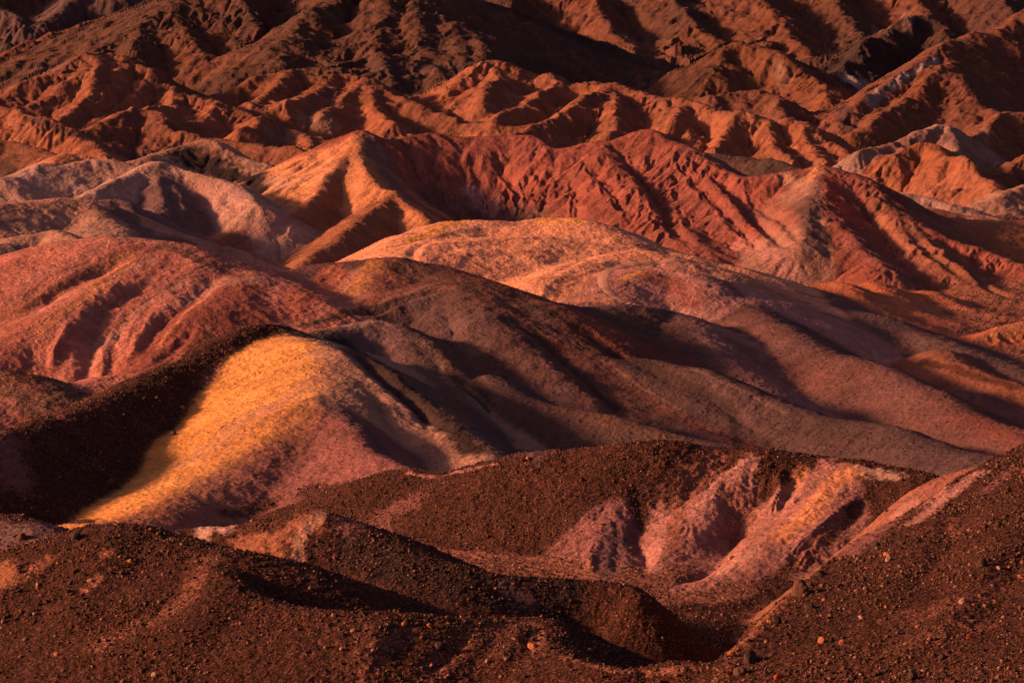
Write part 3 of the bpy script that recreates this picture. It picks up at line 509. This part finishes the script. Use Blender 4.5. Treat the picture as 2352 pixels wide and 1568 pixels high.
    ([(425,352),(480,378),(540,412),(590,435)], 32, 'black', 1, .2), ([(590,400),(600,430)], 14, 'black', .8, .3), ([(620,410),(660,430)], 20, 'pale', .6, 0), ([(15,385)], 34, 'dark', .8, 0), ([(270,490),(340,540),(420,555)], 36, 'mauve', .8, 0), ([(470,440),(530,480)], 34, 'pink', .4, 0), ([(300,410),(250,440)], 14, 'tan', .6, 0),
    ([(60,275),(140,300),(200,322)], 9, 'dark', .8, 0), ([(330,258),(450,308),(600,330),(720,362)], 14, 'redbrown', .9, 0), ([(250,345),(320,350)], 26, 'maroon', .8, .3), ([(330,170),(450,225),(560,255),(700,300)], 16, 'redbrown', .7, 0), ([(900,240),(1000,275),(1100,295)], 18, 'redbrown', .8, 0),
    ([(700,280),(760,290)], 20, 'tan', .8, 0), ([(620,310),(680,320)], 16, 'tan', .6, 0),
    # thin beds that crop out on the smooth hills
    ([(360,572),(270,625),(180,690),(90,745),(0,790)], 6, 'redbrown', .7, 0), ([(470,608),(380,665),(290,722),(230,790)], 6, 'brown', .55, 0), ([(560,645),(470,692),(400,752),(340,825)], 5, 'redbrown', .6, 0), ([(250,566),(150,606),(50,650)], 6, 'pale', .35, 0), ([(440,640),(350,692),(270,762),(200,850)], 7, 'pale', .5, 0), ([(200,600),(110,650),(20,690)], 5, 'redbrown', .5, 0), ([(500,660),(420,730),(360,800)], 6, 'peach', .4, 0), ([(150,720),(80,770),(10,830)], 7, 'redbrown', .5, 0),
    ([(1000,562),(1150,550),(1300,553),(1420,574)], 4, 'redbrown', .45, 0), ([(1050,592),(1200,577),(1350,586),(1450,602)], 4, 'rust', .45, 0), ([(1090,622),(1250,602),(1400,592)], 4, 'redbrown', .35, 0), ([(1130,655),(1260,625),(1380,606)], 4, 'rust', .4, 0), ([(930,570),(1010,545),(1100,530)], 4, 'rust', .4, 0),
    ([(690,752),(800,726),(900,692),(1000,664)], 4, 'black', .6, 0), ([(720,762),(830,730),(930,698),(1020,672)], 3, 'pink', .5, 0), ([(900,630),(980,640),(1060,662)], 4, 'redbrown', .6, 0), ([(1120,700),(1230,790),(1340,880)], 5, 'pink', .25, 0), ([(1310,780),(1420,850),(1560,940)], 4, 'tan', .35, 0), ([(1590,848),(1700,900),(1800,950)], 5, 'pale', .3, 0), ([(1000,820),(1080,900),(1160,980)], 5, 'tan', .3, 0),
    # far right and far left
    ([(1945,185),(1985,200)], 24, 'white', .9, 0), ([(2020,215),(2000,240)], 14, 'white', .6, 0), ([(2045,205),(2110,165),(2150,135)], 8, 'white', .8, 0), ([(1785,150),(1800,185)], 16, 'tan', .7, 0), ([(1930,250),(1950,300)], 18, 'mauve', .8, 0), ([(2075,40),(2085,60)], 12, 'pale', .7, 0), ([(2150,20),(2180,40)], 18, 'rust', .8, 0), ([(2010,60),(2040,70)], 10, 'pale', .6, 0),
    ([(2260,300),(2240,330)], 14, 'tan', .8, 0), ([(2170,310),(2190,335)], 10, 'grey', .8, 0), ([(1480,90),(1510,150)], 10, 'grey', .6, 0), ([(1440,80),(1480,130)], 9, 'pale', .4, 0), ([(120,160),(160,150)], 12, 'grey', .7, 0), ([(80,170),(100,165)], 8, 'pink', .7, 0), ([(0,60),(60,90)], 40, 'grey', .5, 0)]:
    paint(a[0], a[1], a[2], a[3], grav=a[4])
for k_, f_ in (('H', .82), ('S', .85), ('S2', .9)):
    CC *= (1-(1-f_)*blur((HID == KI[k_]).astype(F), 6))[..., None]      # shade of the folds put into the colour, over dark ash beds
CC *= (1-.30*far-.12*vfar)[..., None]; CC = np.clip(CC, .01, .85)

# ------------------------------------------------------------------ ground material
def nd(t, typ, **kw):
    n = t.nodes.new(typ)
    for k, v in kw.items():
        if k in n.inputs: n.inputs[k].default_value = v
        else: setattr(n, k, v)
    return n
def ground_material():
    m = bpy.data.materials.new('badlands_clay'); m.use_nodes = True; t = m.node_tree; t.nodes.clear(); k = t.links.new
    out = nd(t, 'ShaderNodeOutputMaterial'); b = nd(t, 'ShaderNodeBsdfPrincipled'); b.inputs['Roughness'].default_value = .95
    b.inputs['Specular IOR Level'].default_value = .12
    col = nd(t, 'ShaderNodeAttribute', attribute_name='ground'); gv = nd(t, 'ShaderNodeAttribute', attribute_name='gravel')
    geo = nd(t, 'ShaderNodeNewGeometry')
    # grain that keeps a believable size near and far
    n1 = nd(t, 'ShaderNodeTexNoise', Scale=2.2, Detail=9.0, Roughness=.62); k(geo.outputs['Position'], n1.inputs['Vector'])
    n2 = nd(t, 'ShaderNodeTexNoise', Scale=.25, Detail=10.0, Roughness=.68); k(geo.outputs['Position'], n2.inputs['Vector'])
    n3 = nd(t, 'ShaderNodeTexNoise', noise_type='RIDGED_MULTIFRACTAL', Scale=1.9, Detail=5.0, Roughness=.5, Distortion=.6); k(geo.outputs['Position'], n3.inputs['Vector'])
    n4 = nd(t, 'ShaderNodeTexNoise', noise_type='RIDGED_MULTIFRACTAL', Scale=.22, Detail=6.0, Roughness=.55, Distortion=.5); k(geo.outputs['Position'], n4.inputs['Vector'])
    vor = nd(t, 'ShaderNodeTexVoronoi', Scale=7.0); k(geo.outputs['Position'], vor.inputs['Vector'])
    vor2 = nd(t, 'ShaderNodeTexVoronoi', Scale=16.0); k(geo.outputs['Position'], vor2.inputs['Vector'])
    mr = nd(t, 'ShaderNodeMapRange'); mr.inputs['From Min'].default_value = .3; mr.inputs['From Max'].default_value = .7
    mr.inputs['To Min'].default_value = .72; mr.inputs['To Max'].default_value = 1.26; k(n1.outputs['Fac'], mr.inputs['Value'])
    mr2 = nd(t, 'ShaderNodeMapRange'); mr2.inputs['From Min'].default_value = .3; mr2.inputs['From Max'].default_value = .7
    mr2.inputs['To Min'].default_value = .74; mr2.inputs['To Max'].default_value = 1.25; k(n2.outputs['Fac'], mr2.inputs['Value'])
    mu = nd(t, 'ShaderNodeMath', operation='MULTIPLY'); k(mr.outputs[0], mu.inputs[0]); k(mr2.outputs[0], mu.inputs[1])
    # stones: random tone per cell where the ground is gravel
    sep = nd(t, 'ShaderNodeSeparateColor'); k(vor2.outputs['Color'], sep.inputs[0])
    pw = nd(t, 'ShaderNodeMath', operation='POWER'); k(sep.outputs[0], pw.inputs[0]); pw.inputs[1].default_value = 3.0
    st = nd(t, 'ShaderNodeMapRange'); st.inputs['To Min'].default_value = .55; st.inputs['To Max'].default_value = 2.6; k(pw.outputs[0], st.inputs['Value'])
    gm = nd(t, 'ShaderNodeMix', data_type='FLOAT'); gm.inputs['A'].default_value = 1.0; k(gv.outputs['Fac'], gm.inputs['Factor']); k(st.outputs[0], gm.inputs['B'])
    mu2 = nd(t, 'ShaderNodeMath', operation='MULTIPLY'); k(mu.outputs[0], mu2.inputs[0]); k(gm.outputs[0], mu2.inputs[1])
    mc = nd(t, 'ShaderNodeVectorMath', operation='SCALE'); k(col.outputs['Color'], mc.inputs[0]); k(mu2.outputs[0], mc.inputs['Scale'])
    k(mc.outputs[0], b.inputs['Base Color'])
    # relief
    fa = nd(t, 'ShaderNodeAttribute', attribute_name='rock')
    fs = nd(t, 'ShaderNodeMath', operation='MULTIPLY'); k(fa.outputs['Fac'], fs.inputs[0]); fs.inputs[1].default_value = .8
    bp4 = nd(t, 'ShaderNodeBump', Distance=.55); k(fs.outputs[0], bp4.inputs['Strength']); k(n4.outputs['Fac'], bp4.inputs['Height'])
    bp5 = nd(t, 'ShaderNodeBump', Strength=.9, Distance=.15); k(n3.outputs['Fac'], bp5.inputs['Height']); k(bp4.outputs[0], bp5.inputs['Normal'])
    bp2 = nd(t, 'ShaderNodeBump', Strength=.5, Distance=.9); k(n2.outputs['Fac'], bp2.inputs['Height']); k(bp5.outputs[0], bp2.inputs['Normal'])
    bp1 = nd(t, 'ShaderNodeBump', Strength=.6, Distance=.22); k(n1.outputs['Fac'], bp1.inputs['Height']); k(bp2.outputs[0], bp1.inputs['Normal'])
    gs = nd(t, 'ShaderNodeMath', operation='MULTIPLY'); k(gv.outputs['Fac'], gs.inputs[0]); gs.inputs[1].default_value = .55
    bp3 = nd(t, 'ShaderNodeBump', Distance=.10); bp3.invert = True; k(gs.outputs[0], bp3.inputs['Strength']); k(vor.outputs['Distance'], bp3.inputs['Height']); k(bp1.outputs[0], bp3.inputs['Normal'])
    k(bp3.outputs[0], b.inputs['Normal'])
    k(b.outputs[0], out.inputs['Surface'])
    return m
MAT = ground_material()

# ------------------------------------------------------------------ meshes: one object per hill
def fast_mesh(name, V, Q, n):
    me = bpy.data.meshes.new(name)
    me.vertices.add(len(V)); me.vertices.foreach_set('co', np.ascontiguousarray(V, F).ravel())
    me.loops.add(Q.size); me.loops.foreach_set('vertex_index', Q.ravel().astype(np.int32))
    me.polygons.add(len(Q)); me.polygons.foreach_set('loop_start', np.arange(0, Q.size, n, dtype=np.int32))
    me.update(calc_edges=True)
    return me
gx, gy = grad(H)
NRM = np.stack([-gx, -gy, np.ones_like(gx)], -1); NRM /= np.linalg.norm(NRM, axis=-1, keepdims=True)
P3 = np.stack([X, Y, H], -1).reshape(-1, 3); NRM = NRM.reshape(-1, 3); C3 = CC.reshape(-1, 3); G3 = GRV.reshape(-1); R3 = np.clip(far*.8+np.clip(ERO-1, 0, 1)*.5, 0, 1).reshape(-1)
# tidy the borders between hills
hid = HID.copy()
ii = np.arange(NR*NC).reshape(NR, NC)
quads = np.stack([ii[:-1, :-1], ii[:-1, 1:], ii[1:, 1:], ii[1:, :-1]], -1).reshape(-1, 4)
qid = hid[:-1, :-1].reshape(-1)
for idx, (key, name, label) in enumerate(HILLS):
    Q = quads[qid == idx]
    if len(Q) == 0: continue
    used = np.zeros(NR*NC, bool); used[Q.ravel()] = True
    vi = np.nonzero(used)[0]; rm = np.zeros(NR*NC, np.int32); rm[vi] = np.arange(len(vi))
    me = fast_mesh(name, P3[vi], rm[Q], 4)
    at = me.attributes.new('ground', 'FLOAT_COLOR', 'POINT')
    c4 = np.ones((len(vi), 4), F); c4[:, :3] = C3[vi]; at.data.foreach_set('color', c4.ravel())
    ag = me.attributes.new('gravel', 'FLOAT', 'POINT'); ag.data.foreach_set('value', np.ascontiguousarray(G3[vi], F))
    ar = me.attributes.new('rock', 'FLOAT', 'POINT'); ar.data.foreach_set('value', np.ascontiguousarray(R3[vi], F))
    me.polygons.foreach_set('use_smooth', np.ones(len(Q), bool))
    me.normals_split_custom_set_from_vertices(NRM[vi])
    me.materials.append(MAT)
    o = bpy.data.objects.new(name, me); COL.objects.link(o)
    o['kind'] = 'structure'; o['label'] = label

# ------------------------------------------------------------------ footpath on the bright hill
def height(x, y):
    """ground height by interpolation in the grid"""
    x = np.asarray(x, float); y = np.asarray(y, float)
    sh = np.shape(x); x = np.atleast_1d(x); y = np.atleast_1d(y)
    a = x/y; j = np.clip(np.searchsorted(ac, a)-1, 0, NC-2); tj = (a-ac[j])/(ac[j+1]-ac[j])
    z = np.empty(len(x))
    for c in np.unique(j):
        k = j == c
        z[k] = np.interp(y[k], Y[:, c], H[:, c])*(1-tj[k]) + np.interp(y[k], Y[:, c+1], H[:, c+1])*tj[k]
    return z.reshape(sh) if sh else float(z[0])
def plain(name, base, var=.25, rough=.9, scale=6., attr=None):
    m = bpy.data.materials.new(name); m.use_nodes = True; t = m.node_tree; k = t.links.new
    b = t.nodes['Principled BSDF']; b.inputs['Roughness'].default_value = rough; b.inputs['Specular IOR Level'].default_value = .15
    geo = nd(t, 'ShaderNodeNewGeometry'); n = nd(t, 'ShaderNodeTexNoise', Scale=scale, Detail=6.0, Roughness=.65); k(geo.outputs['Position'], n.inputs['Vector'])
    mr = nd(t, 'ShaderNodeMapRange'); mr.inputs['From Min'].default_value = .3; mr.inputs['From Max'].default_value = .7; mr.inputs['To Min'].default_value = 1-var; mr.inputs['To Max'].default_value = 1+var
    k(n.outputs['Fac'], mr.inputs['Value'])
    sc_ = nd(t, 'ShaderNodeVectorMath', operation='SCALE'); k(mr.outputs[0], sc_.inputs['Scale'])
    if attr: a = nd(t, 'ShaderNodeAttribute', attribute_name=attr); k(a.outputs['Color'], sc_.inputs[0])
    else: sc_.inputs[0].default_value = base
    k(sc_.outputs[0], b.inputs['Base Color'])
    bp = nd(t, 'ShaderNodeBump', Strength=.5, Distance=.05); k(n.outputs['Fac'], bp.inputs['Height']); k(bp.outputs[0], b.inputs['Normal'])
    return m
def ribbon(pts, wid):
    L = trace(pts)[:, :2]; L = smooth_line(L, 10); n = len(L)
    T = np.gradient(L, axis=0); T /= np.linalg.norm(T, axis=1, keepdims=True)+1e-9; N = np.stack([-T[:, 1], T[:, 0]], 1)
    V = []
    for q in (-1, -.33, .33, 1):
        p = L+N*q*wid/2; z = height(p[:, 0], p[:, 1]) + (.05 if abs(q) < 1 else .015)
        V.append(np.column_stack([p, z]))
    V = np.array(V).transpose(1, 0, 2).reshape(-1, 3)
    Q = [[i*4+c, i*4+c+1, i*4+c+5, i*4+c+4] for i in range(n-1) for c in range(3)]
    return V, np.array(Q)
V, Q = ribbon([(1560,600),(1500,606),(1440,612),(1400,622),(1383,636),(1386,658),(1409,680),(1436,697)], 1.0)
me = fast_mesh('path', V, Q, 4); me.polygons.foreach_set('use_smooth', np.ones(len(Q), bool)); me.materials.append(plain('trodden_clay', (.56, .29, .22), .15))
o = bpy.data.objects.new('path', me); COL.objects.link(o); o['kind'] = 'structure'; o['label'] = 'narrow pale footpath curving over the bright orange hill'

# ------------------------------------------------------------------ stones
_, VV = pixel(X, Y, H); run = np.minimum.accumulate(VV, 0)
SEEN = VV <= run+10
def sample(n, rows, gmin=.35, seed=1):
    r = np.random.default_rng(seed)
    i0, i1 = np.searchsorted(YMX, rows[0]), np.searchsorted(YMN, rows[1])
    w = ((GRV[i0:i1-1, :-1]-gmin).clip(0)*SEEN[i0:i1-1, :-1]*(np.abs(A) < .19)[:, :-1])*((Y[i0:i1-1, :-1] > rows[0]) & (Y[i0:i1-1, :-1] < rows[1]))
    cell = ((Y[i0+1:i1, :-1]-Y[i0:i1-1, :-1])*Y[i0:i1-1, :-1]*np.diff(ac)[None, :])
    w = w*cell; w = w*(.35+sstep(-.3, .5, fbm(X[i0:i1-1, :-1], Y[i0:i1-1, :-1], 5., 3, 700))); c = np.cumsum(w.ravel()); c /= c[-1]
    k = np.searchsorted(c, r.random(n)); i = k//(NC-1)+i0; j = k % (NC-1)
    y = Y[i, j]+r.random(n)*(Y[i+1, j]-Y[i, j]); a = ac[j]+r.random(n)*(ac[j+1]-ac[j])
    return a*y, y, r
OCT = np.array([(1,0,0),(-1,0,0),(0,1,0),(0,-1,0),(0,0,1),(0,0,-1)], float)
OF = np.array([(0,2,4),(2,1,4),(1,3,4),(3,0,4),(2,0,5),(1,2,5),(3,1,5),(0,3,5)])
STONE = np.array([(.07,.03,.022),(.10,.042,.028),(.16,.065,.04),(.24,.095,.055),(.05,.028,.024),(.30,.15,.11)])
def pebbles(name, label, n, rows, rmin, rmax, seed):
    x, y, r = sample(n, rows, seed=seed)
    rad = rmin*(1-r.random(n)*(1-(rmin/rmax)**2.2))**(-1/2.2)
    z = height(x, y)
    V = OCT[None]*(.65+.7*r.random((n, 6, 1)))*(rad[:, None, None])*(np.array([1, 1, .7])+.35*(r.random((n, 1, 3))-.5))
    an = r.random(n)*6.283; ca, sa = np.cos(an)[:, None], np.sin(an)[:, None]; ti = (r.random(n)-.5)*1.4; ct, st = np.cos(ti)[:, None], np.sin(ti)[:, None]
    vy, vz = V[..., 1]*ct-V[..., 2]*st, V[..., 1]*st+V[..., 2]*ct
    V = np.stack([V[..., 0]*ca-vy*sa, V[..., 0]*sa+vy*ca, vz], -1) + np.stack([x, y, z+rad*.25], -1)[:, None]
    me = fast_mesh(name, V.reshape(-1, 3), (OF[None]+6*np.arange(n)[:, None, None]).reshape(-1, 3), 3)
    c = STONE[np.minimum((r.random(n)**1.5*len(STONE)).astype(int), 5)]*(.55+.5*r.random((n, 1)))
    c4 = np.ones((n, 6, 4), F); c4[..., :3] = c[:, None]; at = me.attributes.new('stone', 'FLOAT_COLOR', 'POINT'); at.data.foreach_set('color', c4.ravel())
    me.materials.append(PEB)
    o = bpy.data.objects.new(name, me); COL.objects.link(o); o['kind'] = 'stuff'; o['label'] = label; o['category'] = 'gravel'
PEB = plain('pebble_stone', (.1, .05, .03), .3, .85, 30., 'stone')
pebbles('gravel', 'loose brown gravel strewn over the foreground slopes', 42000, (82, 118), .022, .13, 11)
pebbles('gravel', 'dark gravel strewn over the hills behind the foreground', 30000, (118, 230), .032, .12, 12)
# single rocks
RM = {}
for nm, c in (('brown', (.11, .05, .033)), ('dark', (.055, .03, .025)), ('orange', (.38, .13, .055)), ('pale', (.36, .2, .15)), ('red', (.42, .07, .03))):
    RM[nm] = plain('rock_'+nm, c, .35, .85, 9.)
def rock_mesh(seed, shp, sub):
    import bmesh
    r = random.Random(seed); bm = bmesh.new(); bmesh.ops.create_icosphere(bm, subdivisions=sub, radius=1)
    pl = [(np.array([r.gauss(0, 1), r.gauss(0, 1), r.gauss(0, 1)]), r.uniform(.62, .9)) for _ in range(9)]
    for v in bm.verts:
        p = np.array(v.co)
        for nn, dd in pl:                       # broken faces
            nn = nn/np.linalg.norm(nn); e = p@nn-dd
            if e > 0: p = p-nn*e*.92
        p = p*(1+r.uniform(-.05, .05))
        v.co = (p[0]*shp[0], p[1]*shp[1], p[2]*shp[2])
    me = bpy.data.meshes.new('rock'); bm.to_mesh(me); bm.free(); return me
def put_rock(me, mat, u, v, px, rot, label, group=None, sink=.3):
    x, y, _ = find(u, v); z = height(x, y); s_ = px*.5*PXM*y
    m2 = me.copy() if me.users and me.materials and me.materials[0] != RM[mat] else me
    if not m2.materials: m2.materials.append(RM[mat])
    elif m2.materials[0] != RM[mat]: m2.materials[0] = RM[mat]
    o = bpy.data.objects.new('rock', m2); COL.objects.link(o)
    o.location = (x, y, z+s_*(.62-sink)); o.scale = (s_,)*3; o.rotation_euler = rot
    o['label'] = label; o['category'] = 'rock'
    if group: o['group'] = group
ROCKS = [
    (1838,1368,52,'brown',(1,.9,1.05),'big blocky brown boulder at the top of the stony edge, lower right'),
    (1860,1400,30,'dark',(1.2,.8,.7),'dark flat rock just below the big blocky boulder'),
    (1884,1322,24,'dark',(1.3,.8,.8),'dark rock on the rim above the big blocky boulder'),
    (2226,1466,20,'red',(.9,.7,1.1),'bright red stone on the stony slope at far lower right'),
    (2040,1290,22,'pale',(.6,.6,1.3),'pale elongated stone standing on the upper stony slope'),
    (2036,1276,16,'orange',(1,1,.9),'round orange stone just above the pale elongated stone'),
    (1886,1475,22,'orange',(1.1,.8,.9),'orange stone in the middle of the stony slope'),
    (1934,1478,18,'orange',(1,.8,.8),'smaller orange stone right of the first orange stone'),
    (1680,1505,20,'orange',(1.2,.9,.9),'orange stone sitting on the lit rim at bottom right of centre'),
    (1783,1430,26,'dark',(1,1,.9),'dark rounded rock below the lit rim'),
    (1767,1432,16,'orange',(1,.8,1),'orange stone touching the dark rounded rock'),
    (1722,1520,40,'dark',(1,.8,1.3),'tall dark rock with deep shadow near the bottom edge'),
    (1700,1548,34,'brown',(1.1,1,.9),'rounded brown rock at the bottom below the tall dark rock'),
    (2255,1300,30,'dark',(.8,.8,1.2),'upright dark rock on the right part of the stony slope'),
    (2210,1385,20,'pale',(1,.9,.9),'pale pinkish stone on the right of the stony slope'),
    (1788,1558,22,'red',(1.3,.8,.8),'reddish stone at the bottom edge right of centre'),
    (2010,1255,26,'dark',(1.2,.8,.8),'dark block at the upper edge of the stony slope'),
    (2095,1560,30,'dark',(.8,.8,1.2),'dark pointed rock at the bottom edge, lower right'),
    (2166,1512,22,'dark',(1.2,.8,.8),'small dark rock with a shadow low on the stony slope'),
    (1225,1488,24,'orange',(1.3,1,.8),'orange block on the crest of the bottom centre mound'),
    (1010,1490,30,'dark',(1.2,.8,.9),'dark jutting rock on the bottom centre mound'),
    (985,1440,14,'orange',(1,.8,.9),'small orange stone near the crest of the bottom centre mound'),
    (930,1437,16,'orange',(1.2,.8,.9),'orange stone left on the bottom centre mound'),
    (1212,1056,14,'orange',(1.3,.8,.8),'orange stone on the crest of the wide gravel hill'),
    (50,1238,26,'brown',(1.2,.9,.8),'round brown boulder in the hollow at the left edge'),
    (172,1236,30,'dark',(1.3,.9,.8),'dark oval boulder in the hollow behind the left gravel hill'),
    (254,1112,22,'brown',(1,1,1),'brown boulder in the gully beside the golden slope'),
    (400,1000,16,'brown',(1,1,1),'brown boulder high in the gully beside the golden slope'),
    (418,940,14,'orange',(1,.8,.9),'orange stone on the dark gravel ridge'),
    (130,1505,16,'orange',(1,.8,.9),'orange stone low on the left gravel hill'),
    (355,1555,18,'pale',(1.1,.8,.8),'pale stone at the bottom edge of the left gravel hill'),
    (1678,1284,14,'pale',(1,.9,.9),'pale stone in the shaded hollow of the pink slope'),
]
rr_ = random.Random(5)
for k, (u, v, px, mt, shp, lb) in enumerate(ROCKS):
    put_rock(rock_mesh(100+k, shp, 3), mt, u, v, px, (rr_.uniform(-.3, .3), rr_.uniform(-.3, .3), rr_.uniform(0, 6.28)), lb)
base = {mt: [rock_mesh(300+q*7+h, (1.1, .85, .8), 2) for h in range(3)] for q, mt in enumerate(('brown', 'dark', 'orange', 'pale'))}
AREAS = [(95, (1700, 2352, 1230, 1560), 'loose fist to head sized stone on the stony slope at lower right', 'stones on the right slope'),
         (60, (0, 640, 1290, 1560), 'loose stone on the dark gravel hill at lower left', 'stones on the left hill'),
         (40, (780, 1260, 1430, 1560), 'loose stone on the gravel mound at bottom centre', 'stones on the centre mound'),
         (35, (150, 560, 900, 1150), 'dark loose stone on the shaded gravel ridge beside the golden slope', 'stones on the dark ridge')]
for n, (u0, u1, v0, v1), lb, gp in AREAS:
    k = 0; tries = 0
    while k < n and tries < 4000:
        tries += 1
        u, v = rr_.uniform(u0, u1), rr_.uniform(v0, v1)
        x, y, _ = find(u, v); j = min(np.searchsorted(ac, x/y), NC-1); i = np.searchsorted(Y[:, j], y)
        if GRV[min(i, NR-1), min(j, NC-1)] < .6 or y > 215: continue
        hk = HILLS[HID[min(i, NR-1), min(j, NC-1)]][0]
        if gp.startswith('stones on the right') and hk != 'D' or gp.startswith('stones on the left') and hk != 'A' or gp.startswith('stones on the centre') and hk != 'B' or gp.startswith('stones on the dark') and hk != 'Fd': continue
        mt = 'dark' if gp.endswith('dark ridge') else rr_.choice(['brown', 'brown', 'dark', 'dark', 'orange', 'pale'])
        px = 6+9*rr_.random()**2
        put_rock(base[mt][k % 3], mt, u, v, px, (rr_.uniform(-.4, .4), rr_.uniform(-.4, .4), rr_.uniform(0, 6.28)), lb, gp)
        k += 1
